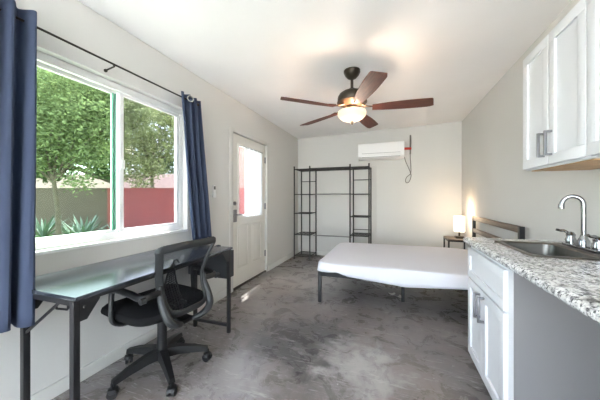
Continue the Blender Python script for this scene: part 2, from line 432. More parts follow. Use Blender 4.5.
# ---------------------------------------------------------------- door_1
d = thing('door_1', None, None, (XL-.05, DY0+.02, 0), kind='structure')
xd0, xd1 = XL-.075, XL-.03
y0, y1 = DY0+.02, DY1-.02
GY0, GY1, GZ0, GZ1 = y0+.17, y1-.16, .95, 1.88
b = MB()
b.box(xd0, xd1, y0, GY0, .02, DZ1-.015); b.box(xd0, xd1, GY1, y1, .02, DZ1-.015)
b.box(xd0, xd1, GY0, GY1, .02, GZ0); b.box(xd0, xd1, GY0, GY1, GZ1, DZ1-.015)
slab = wpart(b, 'door_slab', M['door'], d, smooth=False)
b = MB(); b.box(xd0+.02, xd0+.026, GY0, GY1, GZ0, GZ1); wpart(b, 'pane', glass('door_glass', (.62, .64, .65, 1), .05), d)
b = MB(); q = .022
for a0, a1, c0, c1 in ((GY0-q, GY1+q, GZ1, GZ1+q), (GY0-q, GY1+q, GZ0-q, GZ0), (GY0-q, GY0, GZ0, GZ1), (GY1, GY1+q, GZ0, GZ1)):
    b.box(xd1-.004, xd1+.010, a0, a1, c0, c1, .004)
wpart(b, 'glass_molding', M['door'], d)
def ring(b, y0, y1, z0, z1, q=.018, x=xd1):
    for a0, a1, c0, c1 in ((y0, y1, z1-q, z1), (y0, y1, z0, z0+q), (y0, y0+q, z0+q, z1-q), (y1-q, y1, z0+q, z1-q)):
        b.box(x-.004, x+.006, a0, a1, c0, c1, .004)
ym = (y0+y1)/2
for a0, a1 in ((y0+.14, ym-.05), (ym+.05, y1-.13)):
    b = MB(); ring(b, a0, a1, .24, .82); b.box(xd1-.004, xd1+.003, a0+.045, a1-.045, .285, .775, .003)
    wpart(b, 'raised_panel', M['door'], d)
b = MB(); b.box(xd1, xd1+.012, y0+.045, y0+.095, .93, 1.00, .004); b.cyl((xd1+.01, y0+.07, .965), (xd1+.055, y0+.07, .965), .011)
b.obox((xd1+.05, y0+.06, .965), (xd1+.05, y0+.18, .96), .014, .018, bev=.004); b.box(xd1, xd1+.02, y0+.04, y0+.10, .87, 1.03, .005)
wpart(b, 'door_handle', M['nickel'], d)
b = MB(); b.cyl((xd1, y0+.07, 1.11), (xd1+.014, y0+.07, 1.11), .026); b.box(xd1+.012, xd1+.026, y0+.064, y0+.076, 1.095, 1.125, .002); wpart(b, 'deadbolt', M['nickel'], d)
for z in (.3, 1.05, 1.78):
    b = MB(); b.cyl((xd1+.008, y1+.006, z-.05), (xd1+.008, y1+.006, z+.05), .008); b.box(xd1-.001, xd1+.004, y1-.022, y1+.014, z-.045, z+.045, .001)
    wpart(b, 'hinge', M['nickel'], d)
b = MB(); b.box(XL-T, XL-.005, DY0, DY1, 0, .022, .004); wpart(b, 'threshold', M['threshold'], d)
# casing, flush painted frame round the door
b = MB()
b.box(XL-T, XL+.006, DY0-.055, DY0+.017, 0, DZ1+.04, .003); b.box(XL-T, XL+.006, DY1-.017, DY1+.03, 0, DZ1+.04, .003)
b.box(XL-T, XL+.006, DY0+.017, DY1-.017, DZ1-.012, DZ1+.04, .003)
b.build('trim_1', M['wall'], kind='structure')

# ---------------------------------------------------------------- curtains
def curtain(name, label, group, path_top, path_bot, ztop, zbot, nf, amp, phase, ease=.3, seed=1, grom=()):
    """pleated cloth hung from path_top falling to path_bot"""
    rnd = random.Random(seed)
    ph = [rnd.uniform(-.5, .5) for _ in range(40)]
    def f(u, v):
        z = ztop+(zbot-ztop)*v
        k = v**(1.0+ease)
        P0 = Vector(path_top[0]).lerp(Vector(path_top[1]), u); P1 = Vector(path_bot[0]).lerp(Vector(path_bot[1]), u)
        P = P0.lerp(P1, k); dr = (Vector(path_top[1])-Vector(path_top[0])).normalized(); nr = Vector((dr.y, -dr.x))
        w = math.sin(2*PI*nf*u+phase+.35*math.sin(3*v+ph[int(u*nf)]))
        a = amp*(.85+.35*v+.2*math.sin(5*u+2*v))
        P = P+nr*a*w+dr*.012*math.sin(4*PI*nf*u+phase)*v
        return Vector((P.x, P.y, z+.006*math.sin(9*u)*v))
    o = thing(name, label, 'curtain', (path_top[0][0], path_top[0][1], zbot), group=group)
    b = MB(); b.grid(f, nf*16, 36); wpart(b, 'cloth', M['navy'], o, solid=.004)
    for (x, y, z, ax) in grom:
        b = MB()
        pts = []
        for k in range(20):
            a = 2*PI*k/20; n = Vector(ax).normalized(); s = n.cross(Vector((0, 0, 1))).normalized()
            pts.append(Vector((x, y, z))+s*math.cos(a)*.026+Vector((0, 0, 1))*math.sin(a)*.026)
        b.tube(pts, .006, 8, closed=True); wpart(b, 'grommet', M['grommet'], o)
    return o
RZd = 2.095; RXd = XL+.095
curtain('window_curtain', 'dark navy curtain hanging at the near end of the rod, filling the left edge', None,
        ((RXd, .20), (RXd+.012, .79)), ((XL+.085, .22), (XL+.262, .69)), 2.155, .585, 7, .048, 2.2, .5, 3)
curtain('window_curtain', 'blue sunlit curtain between the window and the white door, falling behind the desk end', None,
        ((RXd, 1.79), (RXd, 2.04)), ((RXd+.005, 1.915), (RXd+.005, 2.18)), 2.14, .77, 3, .026, .6, .1, 8,
        grom=((RXd+.036, 1.875, 2.098, (1, -.45, 0)), ))
o = thing('curtain_rod', 'thin dark bronze curtain rod above the large window', 'curtain rod', (RXd, .1, RZd))
b = MB(); b.cyl((RXd, .12, RZd), (RXd, 1.99, RZd), .0065, seg=12); wpart(b, 'rod', M['rod'], o)
for y, n in ((1.99, 1), (.12, -1)):
    b = MB(); b.cyl((RXd, y, RZd), (RXd, y+n*.03, RZd), .012, seg=12); wpart(b, 'finial', M['rod'], o)
for y in (.17, 1.215, 1.97):
    b = MB(); b.cyl((XL, y, RZd-.025), (RXd, y, RZd-.012), .005, seg=8); b.cyl((XL, y, RZd-.025), (XL+.008, y, RZd-.025), .011, seg=14)
    b.tube([(RXd, y, RZd-.01), (RXd-.012, y, RZd-.012), (RXd-.014, y, RZd+.004), (RXd, y, RZd-.009)], .004, 6)
    wpart(b, 'bracket', M['rod'], o)

# sheer on the door
o = thing('door_curtain', 'sheer white gathered curtain over the glass of the entry door', 'curtain', (XL-.01, GY0+.13, GZ0-.02))
b = MB()
def fs(u, v):
    y = GY0+.10+(GY1+.02-GY0-.10)*u
    return Vector((XL-.005+.008*math.sin(2*PI*9*u+.6*math.sin(2*v))+.004*math.sin(31*u), y, 1.885-.965*v))
b.grid(fs, 160, 12); wpart(b, 'cloth', M['sheer'], o)
b = MB(); b.cyl((XL-.004, GY0-.0, 1.875), (XL-.004, GY1+.03, 1.875), .006, seg=10)
for y in (GY0+.0, GY1+.025): b.cyl((xd1, y, 1.875), (XL+.001, y, 1.875), .005, seg=8)
wpart(b, 'rod', M['nickel'], o)

# remote in its wall holder
o = thing('remote_control', 'white air conditioner remote in a holder on the wall beside the door', 'remote control', (XL+.01, 2.36, 1.19))
b = MB(); b.box(XL, XL+.022, 2.335, 2.385, 1.185, 1.235, .004); wpart(b, 'holder', M['ac'], o)
b = MB(); b.box(XL+.003, XL+.020, 2.34, 2.38, 1.19, 1.325, .005); rm = wpart(b, 'body', M['ac'], o)
b = MB(); b.box(XL+.020, XL+.0215, 2.346, 2.374, 1.275, 1.312); spart(b, 'display', mat('remote_display', srgb(90, 95, 90), .3), o, rm)

# ---------------------------------------------------------------- desk
DX0, DX1, DKY0, DKY1, DZ = -1.868, -1.315, .702, 1.905, .75
o = thing('desk', 'long black writing desk with metal legs under the window', 'desk', ((DX0+DX1)/2, (DKY0+DKY1)/2, 0)); desk_root = o
b = MB(); b.box(DX0, DX1, DKY0, DKY1, DZ-.018, DZ, .002); wpart(b, 'desktop', M['desktop'], o)
lx0, lx1, ly0, ly1 = DX0+.165, DX1-.030, DKY0+.016, DKY1-.016
for lx in (lx0, lx1):
    for ly in (ly0, ly1):
        b = MB(); b.box(lx-.0135, lx+.0135, ly-.0135, ly+.0135, 0, DZ-.018, .002)
        n = 1 if ly == ly0 else -1
        wpart(b, 'leg', M['black'], o)
for ly in (ly0, ly1):
    b = MB(); b.box(lx0+.015, lx1-.015, ly-.012, ly+.012, .055, .08, .002); wpart(b, 'foot_rail', M['black'], o)
    b = MB(); b.box(lx0+.015, lx1-.015, ly-.012, ly+.012, DZ-.045, DZ-.018, .002); wpart(b, 'top_rail', M['black'], o)
for lx in (lx0, lx1):
    b = MB(); b.box(lx-.01, lx+.01, ly0+.02, ly1-.02, DZ-.04, DZ-.018, .002); wpart(b, 'long_rail', M['black'], o)
    for ly, n in ((ly0+.012, 1), (ly1-.012, -1)):
        b = MB(); b.prism([(ly, DZ-.018), (ly+n*.085, DZ-.018), (ly+n*.085, DZ-.045), (ly+n*.03, DZ-.12), (ly, DZ-.12)], 'x', lx+.004, lx+.012)
        b.cyl((lx+.012, ly+n*.02, DZ-.06), (lx+.016, ly+n*.02, DZ-.06), .006, seg=10)
        wpart(b, 'corner_plate', M['black'], o)
b = MB(); b.obox((lx0+.01, ly0, .53), (lx1-.085, ly0, DZ-.03), .010, .010); wpart(b, 'brace', M['black'], o)
b = MB()
b.tube([(-1.425, ly0+.02, DZ-.02), (-1.425, ly0+.02, DZ-.075), (-1.43, ly0+.02, DZ-.082), (-1.505, ly0+.02, DZ-.088), (-1.51, ly0+.02, DZ-.075)], .005, 8); wpart(b, 'hook', M['black'], o)
desk_root.rotation_euler.z = R(1.5); desk_root.location.x += .014; desk_root.location.y -= .004

# fabric storage bag at the far end
o = thing('storage_bag', 'grey felt storage bag hanging at the far end of the desk', 'bag', (-1.60, 1.97, .5))
b = MB(); b.box(-1.84, -1.395, 1.935, 2.04, .45, .695, .006)
wpart(b, 'pouch', M['bag'], o)
for x in (-1.69, -1.48):
    b = MB(); b.obox((x, 1.934, .69), (x, 1.934, DZ+.003), .03, .004, (0, 1, 0)); b.box(x-.015, x+.015, 1.90, 1.936, DZ+.0005, DZ+.003); wpart(b, 'strap', M['bag'], o)

# ---------------------------------------------------------------- office chair (local: +y is forward)
ch = thing('office_chair', 'black mesh-back office chair on casters at the desk', 'chair', (-1.484, 1.325, 0), R(82))
for k in range(5):
    a = R(-31.5+72*k-82); d2 = Vector((math.cos(a), math.sin(a), 0)); sd = Vector((-d2.y, d2.x, 0))
    b = MB(); prof = []
    for t, z, wd, hh in ((.0, .128, .036, .058), (.3, .128, .031, .050), (.7, .110, .025, .038), (1, .088, .019, .028)):
        p = d2*(.02+t*.275)+Vector((0, 0, z)); prof.append([b.bm.verts.new(p+sd*wd*sx+Vector((0, 0, hh*sz/2))) for sx, sz in ((-1, -1), (1, -1), (.7, 1), (-.7, 1))])
    for A, B in zip(prof, prof[1:]):
        for q2 in range(4): b.bm.faces.new((A[q2], A[(q2+1) % 4], B[(q2+1) % 4], B[q2]))
    b.bm.faces.new(prof[0]); b.bm.faces.new(prof[-1])
    b.build('base_leg', M['plastic2'], ch)
    b = MB(); c = d2*.29; ax = (d2*.6+sd*.8).normalized()
    for sgn in (-1, 1):
        p = c+ax*sgn*.013+Vector((0, 0, .028))
        b.cyl(p-ax*.009, p+ax*.009, .028, seg=20)
    b.box(c.x-.01, c.x+.01, c.y-.01, c.y+.01, .03, .085, .003)
    b.lathe([(0, .062), (.026, .055), (.03, .038), (.024, .03), (0, .03)], c, 16)
    b.build('caster', M['plastic2'], ch)
b = MB(); b.cyl((0, 0, .085), (0, 0, .21), .038, .032); b.cyl((0, 0, .21), (0, 0, .40), .03); b.cyl((0, 0, .09), (0, 0, .16), .045, .038); b.build('gas_column', M['plastic2'], ch)
b = MB(); b.box(-.085, .085, -.12, .12, .385, .425, .01); b.obox((0, 0, .40), (0, -.26, .40), .07, .025, bev=.005); b.build('seat_mechanism', M['plastic2'], ch)
# seat cushion
def sup(t, a, c, n=3.4):
    ct, st = math.cos(t), math.sin(t)
    return (a*abs(ct)**(2/n)*(1 if ct >= 0 else -1), c*abs(st)**(2/n)*(1 if st >= 0 else -1))
b = MB(); rings = []
for s_, z in ((0, .425), (.80, .425), (.93, .43), (.99, .448), (1, .465), (.98, .484), (.90, .499), (.6, .505), (0, .50)):
    if s_ == 0: rings.append([b.bm.verts.new((0, .0, z))]); continue
    rg = []
    for k in range(48):
        x, y = sup(2*PI*k/48, .265*s_, .272*s_, 4.2)
        dz = -.035*max(0, (y-.1)/.15)**2 if y > .1 else 0
        rg.append(b.bm.verts.new((x-.005, y+.055, z+dz)))
    rings.append(rg)
for A, B in zip(rings, rings[1:]):
    for k in range(48):
        k2 = (k+1) % 48
        if len(A) == 1: b.bm.faces.new((A[0], B[k], B[k2]))
        elif len(B) == 1: b.bm.faces.new((A[k], A[k2], B[0]))
        else: b.bm.faces.new((A[k], A[k2], B[k2], B[k]))
b.build('seat', M['seat'], ch)
# back frame with S-profile
def backy(z): # profile of the back, forward at the lumbar
    K = ((.44, -.300), (.50, -.272), (.56, -.235), (.62, -.214), (.68, -.214), (.76, -.238), (.90, -.300), (1, -.33))
    for (a, ya), (b_, yb_) in zip(K, K[1:]):
        if z <= b_:
            t = max(0, (z-a)/(b_-a)); return ya+(yb_-ya)*t
    return -.33
def smooth_loop(pts, n=6, closed=True):
    out = []; L = len(pts)
    rng = range(L if closed else L-1)
    for i in rng:
        p0 = Vector(pts[(i-1) % L] if closed else pts[max(i-1, 0)]); p1 = Vector(pts[i]); p2 = Vector(pts[(i+1) % L]); p3 = Vector(pts[(i+2) % L] if closed else pts[min(i+2, L-1)])
        for k in range(n):
            t = k/n
            out.append(.5*((2*p1)+(-p0+p2)*t+(2*p0-5*p1+4*p2-p3)*t*t+(-p0+3*p1-3*p2+p3)*t**3))
    if not closed: out.append(Vector(pts[-1]))
    return out
def bp(x, z): # the back curves round the sitter
    return (x, backy(z)+.25*x*x, z)
loop = [bp(x, z) for x, z in ((-.198, .874), (-.12, .884), (0, .888), (.12, .886), (.198, .884), (.190, .83), (.172, .75), (.155, .66), (.148, .58), (.140, .51), (.10, .482), (0, .476), (-.10, .482), (-.140, .51), (-.148, .58), (-.155, .66), (-.172, .75), (-.192, .84))]
lp = smooth_loop(loop, 5)
b = MB(); b.tube(lp, .0115, 12, flat=2.1, closed=True); bf = b.build('back_frame', M['plastic'], ch)
b = MB()
def halfw(z):
    t = (z-.49)/.40; return .143+.052*min(1, max(0, t))**1.6
b.grid(lambda u, v: Vector(bp((2*u-1)*halfw(.485+.405*v), .485+.405*v)), 16, 16)
m, nt, out = new_nodes('mesh_fabric')
dd = nt.nodes.new('ShaderNodeBsdfDiffuse'); dd.inputs[0].default_value = srgb(38, 40, 44); tt = nt.nodes.new('ShaderNodeBsdfTransparent'); mm = nt.nodes.new('ShaderNodeMixShader')
mm.inputs[0].default_value = .55; nt.links.new(dd.outputs[0], mm.inputs[1]); nt.links.new(tt.outputs[0], mm.inputs[2]); nt.links.new(mm.outputs[0], out.inputs[0])
b.build('mesh_panel', m, ch)
# perforated lumbar plate
b = MB()
LW = [(0, .46, .035), (1, .52, .062), (2, .60, .060), (3, .69, .034), (4, .755, .014)]
def lw(z):
    for (i, za, wa), (j, zb_, wb) in zip(LW, LW[1:]):
        if z <= zb_: return wa+(wb-wa)*(z-za)/(zb_-za)
    return .015
outl = [(-lw(z), z) for z in (.46, .49, .52, .56, .60, .64, .69, .72, .755)]
outl += [(-x, z) for x, z in reversed(outl)]
n0 = len(b.bm.verts)
ol = [Vector((x, backy(z)+.05, z)) for x, z in outl]
b.tube(ol, .006, 6, closed=True)
z = .475
while z < .745:
    w_ = lw(z)
    b.obox((-w_, backy(z)+.05, z-.008), (w_, backy(z)+.05, z+.008), .004, .0045); z += .014
for x in (-.045, -.0225, 0, .0225, .045):
    b.obox((x, backy(.47)+.05, .47), (x*.9, backy(.62)+.05, .62), .004, .005)
    if abs(x) < .04: b.obox((x*.9, backy(.62)+.05, .62), (x*.5, backy(.74)+.05, .74), .004, .005)
b.tube([(0, backy(.75)+.05, .75), (0, backy(.77)+.045, .785), (.012, backy(.77)+.03, .79), (.015, backy(.77)+.015, .77)], .006, 8)
b.obox((-.05, backy(.52)+.05, .52), (-.05, backy(.52), .52), .012, .02); b.obox((.05, backy(.52)+.05, .52), (.05, backy(.52), .52), .012, .02)
for v in b.bm.verts: v.co.x = v.co.x*.8-.052
b.build('lumbar_support', M['plastic2'], ch)
# rear U bracket
b = MB()
for s_ in (-1, 1):
    br = [(s_*.160, -.222, .66), (s_*.162, -.225, .60), (s_*.163, -.258, .53), (s_*.150, -.292, .46), (s_*.10, -.292, .42), (s_*.045, -.25, .395), (s_*.02, -.17, .40)]
    pp = smooth_loop(br, 5, False); b.tube(pp, [.012+.012*math.sin(PI*min(1, i/(len(pp)-1)*1.1)) for i in range(len(pp))], 10, flat=1.1)
b.build('back_bracket', M['plastic'], ch)
for s_ in (-1, 1):
    b = MB()
    path = smooth_loop([(s_*.16, .02, .418), (s_*.235, .03, .412), (s_*.286, .04, .45), (s_*.289, .045, .55), (s_*.286, .045, .615), (s_*.282, .01, .637), (s_*.275, -.12, .632), (s_*.262, -.22, .620), (s_*.165, -.225, .625)], 6, False)
    b.tube(path, [.020]*len(path), 10, flat=.75); b.build('armrest', M['plastic2'], ch)
    b = MB(); b.cyl((s_*.255, -.235, .612), (s_*.285, -.235, .612), .018, seg=14); b.build('arm_pivot', M['plastic'], ch)

# ---------------------------------------------------------------- garment rack / shelving
FY, BY = 4.62, 5.04
o = thing('shelf_rack', 'black metal garment rack with two shelf towers against the back wall', 'shelf rack', (-1.08, 4.82, 0))
def post(x, y, z1=1.775):
    b = MB(); b.cyl((x, y, 0), (x, y, z1), .0125, seg=12); b.cyl((x, y, 0), (x, y, .012), .018, seg=12); b.lathe([(.0125, 0), (.016, .006), (.010, .016), (0, .018)], (x, y, z1), 12)
    wpart(b, 'post', M['blackshelf'], o)
FX = (-1.785, -1.47, -.71, -.38); BX = (-1.805, -1.485, -.71, -.375)
BX = FX
for x in FX: post(x, FY)
for x in BX: post(x, BY, 1.745)
def wire_shelf(x0, x1, z):
    b = MB()
    for y in (FY, BY): b.cyl((x0, y, z), (x1, y, z), .007, seg=8)
    for x in (x0, x1): b.cyl((x, FY, z), (x, BY, z), .007, seg=8)
    n = 11
    for k in range(1, n): b.cyl((x0, FY+(BY-FY)*k/n, z+.004), (x1, FY+(BY-FY)*k/n, z+.004), .0022, seg=6)
    wpart(b, 'wire_shelf', M['blackshelf'], o)
for z in (.06, .47, .88, 1.25, 1.735): wire_shelf(FX[0], FX[1], z)
for z in (.06, .50, .84, 1.25, 1.735): wire_shelf(FX[2], FX[3], z)
for xa2, xb2, z in ((FX[0], FX[1], 1.52), (FX[2], FX[3], 1.53), (FX[2], FX[3], .57)):
    b = MB(); b.cyl((xa2, BY, z), (xb2, BY, z), .007, seg=8); wpart(b, 'cross_bar', M['blackshelf'], o)
b = MB()
for y in (FY, (FY+BY)/2, BY): b.cyl((FX[1], y, 1.738), (FX[2], y, 1.738), .009, seg=8)
for k in range(1, 12): b.cyl((FX[1], FY+(BY-FY)*k/12, 1.742), (FX[2], FY+(BY-FY)*k/12, 1.742), .002, seg=6)
wpart(b, 'top_shelf', M['blackshelf'], o)
greybar = mat('galvanised_bar', srgb(150, 148, 146), .35, .8)
for z in (1.255, .445):
    b = MB(); b.cyl((FX[1], (FY+BY)/2, z), (FX[2], (FY+BY)/2, z), .010, seg=12)
    hb = wpart(b, 'hanging_bar', greybar, o); hb['label'] = 'silvery hanging bar'

# ---------------------------------------------------------------- air conditioner
o = thing('air_conditioner', 'white split air conditioner high on the back wall', 'air conditioner', (-.2, YB-.1, 1.91))
prof = [(YB, 1.90), (YB, 2.20), (YB-.19, 2.20), (YB-.205, 2.19), (YB-.205, 1.99), (YB-.195, 1.95), (YB-.15, 1.91), (YB-.10, 1.90)]
b = MB(); b.prism(prof, 'x', -.60, .205); wpart(b, 'body', M['ac'], o)
b = MB(); b.obox((-.52, YB-.203, 1.972), (.13, YB-.203, 1.972), .004, .06, (0, -.25, 1), bev=.001); wpart(b, 'louver', M['ac'], o)
b = MB(); b.box(-.53, .14, YB-.2065, YB-.19, 2.004, 2.010); b.box(-.53, .14, YB-.200, YB-.18, 1.934, 1.941); wpart(b, 'gap_shade', M['acdark'], o)  # grey strips paint the shade of the louver gaps
o = thing('refrigerant_pipe', 'grey pipe with red tape coming down the wall beside the air conditioner', 'pipe', (.31, YB-.04, 2.0))
b = MB(); b.cyl((.315, YB-.03, 1.98), (.315, YB-.03, 2.33), .012, seg=12); wpart(b, 'pipe', M['pipe'], o)
b = MB(); b.cyl((.21, YB-.05, 2.085), (.33, YB-.032, 2.085), .022, seg=12); pt = wpart(b, 'red_tape', M['red'], o)
cb = [(.215, YB-.06, 1.93), (.24, YB-.04, 1.84), (.29, YB-.025, 1.72), (.325, YB-.015, 1.62), (.325, YB-.015, 1.56), (.295, YB-.015, 1.48), (.25, YB-.015, 1.46), (.235, YB-.015, 1.51), (.26, YB-.015, 1.57), (.32, YB-.018, 1.63), (.325, YB-.02, 1.75), (.315, YB-.025, 1.90), (.315, YB-.03, 2.0)]
b = MB(); b.tube(smooth_loop(cb, 6, False), .006, 8)
tag(b.build('power_cable', M['cable']), 'thin grey cable looping down the wall below the air conditioner', 'cable')

# ---------------------------------------------------------------- bed
BX0, BX1, BY0, BY1, BZ = -.79, 1.06, 2.79, 4.22, .345
o = thing('bed_frame', 'black metal platform bed frame with brown slatted headboard at the right wall', 'bed frame', ((BX0+BX1)/2, (BY0+BY1)/2, 0))
for y in (BY0, BY1-.03):
    b = MB(); b.box(BX0, BX1, y, y+.03, BZ-.045, BZ, .003); wpart(b, 'side_rail', M['black'], o)
for x in (BX0, BX1-.03):
    b = MB(); b.box(x, x+.03, BY0+.03, BY1-.03, BZ-.045, BZ, .003); wpart(b, 'end_rail', M['black'], o)
for k in range(9):
    x = BX0+.15+k*.2; b = MB(); b.box(x, x+.05, BY0+.03, BY1-.03, BZ-.02, BZ-.004, .002); wpart(b, 'slat', M['black'], o)
b = MB(); b.box(BX0+.03, BX1-.03, (BY0+BY1)/2-.015, (BY0+BY1)/2+.015, BZ-.045, BZ-.02, .002); wpart(b, 'centre_rail', M['black'], o)
for x, ys in ((BX0, (BY0, BY1-.035)), (.10, (BY0+.33, BY1-.035)), (BX1-.035, (BY0, BY1-.035))):
    for y in ys:
        b = MB(); b.box(x, x+.035, y, y+.035, 0, BZ-.045, .003); wpart(b, 'leg', M['black'], o)
HX = 1.085
for y in (BY0+.02, BY1-.01):
    b = MB(); b.box(HX-.02, HX+.02, y-.02, y+.02, 0, .925, .003); wpart(b, 'headboard_post', M['black'], o)
    b = MB(); b.box(BX1-.01, HX-.02, y-.015, y+.015, BZ-.05, BZ-.01); wpart(b, 'mounting_bracket', M['black'], o)
for z0, z1 in ((.865, .925), (.70, .755), (.53, .585)):
    b = MB(); b.box(HX-.015, HX+.015, BY0+.04, BY1-.03, z0, z1, .003); hr = wpart(b, 'headboard_rail', M['woodrail'], o); hr['label'] = 'brown wooden rail'
# mattress under its sheet, hem dropping over the near rail
mx0, mx1, my0, my1, mz1 = -.815, 1.055, 2.775, 4.235, .455
o = thing('mattress', 'thin mattress in a white fitted sheet on the black bed frame', 'mattress', ((mx0+mx1)/2, (my0+my1)/2, BZ))
b = MB(); b.box(mx0+.03, mx1-.01, my0+.03, my1-.02, BZ+.001, mz1-.012, .035, 5); wpart(b, 'core', M['sheet'], o)
b = MB(); cx, cy = (mx0+mx1)/2, (my0+my1)/2; ax_, ay_ = (mx1-mx0)/2, (my1-my0)/2
NS = 220
def per(k, s_):
    return sup(2*PI*k/NS, ax_*s_, ay_*s_, 14)
def drop(x, y):
    # hem height round the bed: hitched up at the foot corner, drooping along the near side
    if y < -ay_*.93:
        t = (x+ax_)/(2*ax_)
        return BZ+.012-.078*math.sin(PI*min(1, max(0, (t-.14)/.72)))**.8-.005*math.sin(34*t)
    return BZ+.010+.006*math.sin(9*(x+y))
rings = []
for (s_, zf) in ((0, None), (.35, None), (.6, None), (.8, None), (.9, None), (.955, None), (.985, -.008), (1.0, -.028), (1.008, .5), (1.010, .75), (1.012, 1)):
    if s_ == 0: rings.append([b.bm.verts.new((cx, cy, mz1+.004))]); continue
    rg = []
    for k in range(NS):
        x, y = per(k, s_)
        wz = .003*math.sin(7*x+5*y)+.003*math.sin(13*y-4*x)
        if zf is None: z = mz1+wz
        elif zf < 0: z = mz1+zf+wz
        else:
            hz = drop(x, y); z = (mz1-.028)+(hz-(mz1-.028))*zf
            fold = .012*zf*math.sin(23*x+8*y)
            if y < -ay_*.9: y -= abs(fold)*.8
        rg.append(b.bm.verts.new((cx+x, cy+y, z)))
    rings.append(rg)
for A, B in zip(rings, rings[1:]):
    for k in range(NS):
        k2 = (k+1) % NS
        if len(A) == 1: b.bm.faces.new((A[0], B[k], B[k2]))
        else: b.bm.faces.new((A[k], A[k2], B[k2], B[k]))
wpart(b, 'fitted_sheet', M['sheet'], o, solid=.003)

# scraps of paper under the bed
for i, (x, y, r_, lb) in enumerate(((-.0, 3.31, .4, 'small white paper scrap on the floor under the bed, the left of two'), (.085, 3.24, 1.2, 'small white paper scrap on the floor under the bed, nearer its middle leg'))):
    b = MB(); b.grid(lambda u, v: Vector(((u-.5)*.075, (v-.5)*.05*(1-.4*u), .004+.012*(u-.5)**2*4+.006*v)), 6, 4)
    o = b.build('paper_scrap', M['paper'], origin=(0, 0, 0), solid=.002); o.location = (x, y, 0); o.rotation_euler = (0, 0, r_)
    tag(o, lb, 'paper')

# ---------------------------------------------------------------- nightstand and lamp
nx0, nx1, ny0, ny1, nz = .80, 1.11, 4.40, 4.78, .555
o = thing('nightstand', 'small black-framed side table in the back right corner', 'side table', ((nx0+nx1)/2, (ny0+ny1)/2, 0))
b = MB(); b.box(nx0, nx1, ny0, ny1, nz-.015, nz, .002); tp = wpart(b, 'table_top', M['woodrail'], o)
for x in (nx0, nx1-.022):
    for y in (ny0, ny1-.022):
        b = MB(); b.box(x, x+.022, y, y+.022, 0, nz-.015, .002); wpart(b, 'leg', M['black'], o)
b = MB()
for y in (ny0, ny1-.022): b.box(nx0+.022, nx1-.022, y, y+.022, nz-.037, nz-.015)
for x in (nx0, nx1-.022): b.box(x, x+.022, ny0+.022, ny1-.022, nz-.037, nz-.015)
wpart(b, 'top_frame', M['black'], o)
LX, LY = .985, 4.57
o = thing('table_lamp', 'lit table lamp with a white cylinder shade on the corner table', 'lamp', (LX, LY, nz))
b = MB(); b.box(LX-.055, LX+.055, LY-.055, LY+.055, nz, nz+.035, .004); wpart(b, 'base', M['bronze'], o)
b = MB(); b.cyl((LX, LY, nz+.035), (LX, LY, nz+.14), .014, seg=14); wpart(b, 'stem', M['bronze'], o)
b = MB(); b.lathe([(.066, 0), (.072, .0), (.072, .235), (.066, .235), (.066, 0)], (LX, LY, nz+.105), 32); wpart(b, 'lamp_shade', M['shade'], o)

# ---------------------------------------------------------------- ceiling fan
fx, fy = -.383, 2.615
fzc = zc(fx)
o = thing('ceiling_fan', 'five-blade brown ceiling fan with a lit glass bowl', 'ceiling fan', (fx, fy, fzc))
c = (fx, fy, 0)
b = MB(); b.lathe([(0, fzc+.006), (.082, fzc+.006), (.083, fzc-.02), (.068, fzc-.05), (.045, fzc-.075), (.02, fzc-.088), (0, fzc-.088)], c); wpart(b, 'canopy', M['bronze'], o)
b = MB(); b.cyl((fx, fy, 2.26), (fx, fy, fzc-.09), .014, seg=16); b.lathe([(.03, 2.29), (.034, 2.27), (.03, 2.25), (0, 2.25)], c, 20); wpart(b, 'downrod', M['bronze'], o)
b = MB(); b.lathe([(0, 2.275), (.05, 2.272), (.09, 2.258), (.125, 2.235), (.142, 2.205), (.145, 2.18), (.138, 2.16), (.15, 2.155), (.15, 2.145), (.12, 2.13), (.09, 2.115), (0, 2.11)], c, 40); wpart(b, 'motor_housing', M['bronze'], o)
b = MB(); b.lathe([(0, 2.115), (.055, 2.115), (.058, 2.09), (.045, 2.07), (.03, 2.06), (.012, 2.05), (.012, 1.96), (0, 1.96)], c, 40); wpart(b, 'light_fitting', M['bronze'], o)
b = MB(); b.lathe([(.128, 2.062), (.140, 2.055), (.144, 2.038), (.136, 2.012), (.114, 1.988), (.08, 1.970), (.04, 1.960), (0, 1.958)], c, 40); wpart(b, 'glass_bowl', M['bowl'], o)
b = MB(); b.lathe([(0, 1.963), (.016, 1.960), (.018, 1.950), (.008, 1.943), (.012, 1.934), (.006, 1.924), (0, 1.922)], c, 16); wpart(b, 'finial', M['bronze'], o)
blade0 = None
def blade_bm():
    b = MB(); n = 26; L0, L1 = .20, .755
    top = []; bot = []
    for i in range(n+1):
        t = i/n; x = L0+(L1-L0)*t
        w_ = .045+.024*math.sin(PI*min(1, t/.85)*.62)
        w0 = w_
        if t > .93: w0 = w_*(1-.25*((t-.93)/.07)**2)
        y_off = .004
        row = []
        for s_ in (-1, -.33, .33, 1):
            y = s_*w0; z = -y*math.tan(R(12))
            row.append((x+(.012*s_ if t == 1 else 0), y, z))
        top.append([b.bm.verts.new((p[0], p[1], p[2]+.0035)) for p in row]); bot.append([b.bm.verts.new((p[0], p[1], p[2]-.0035)) for p in row])
    for i in range(n):
        for j in range(3):
            b.bm.faces.new((top[i][j], top[i+1][j], top[i+1][j+1], top[i][j+1])); b.bm.faces.new((bot[i][j], bot[i][j+1], bot[i+1][j+1], bot[i+1][j]))
        b.bm.faces.new((top[i][0], bot[i][0], bot[i+1][0], top[i+1][0])); b.bm.faces.new((top[i][3], top[i+1][3], bot[i+1][3], bot[i][3]))
    for j in range(3):
        b.bm.faces.new((top[0][j], top[0][j+1], bot[0][j+1], bot[0][j])); b.bm.faces.new((top[n][j], bot[n][j], bot[n][j+1], top[n][j+1]))
    return b
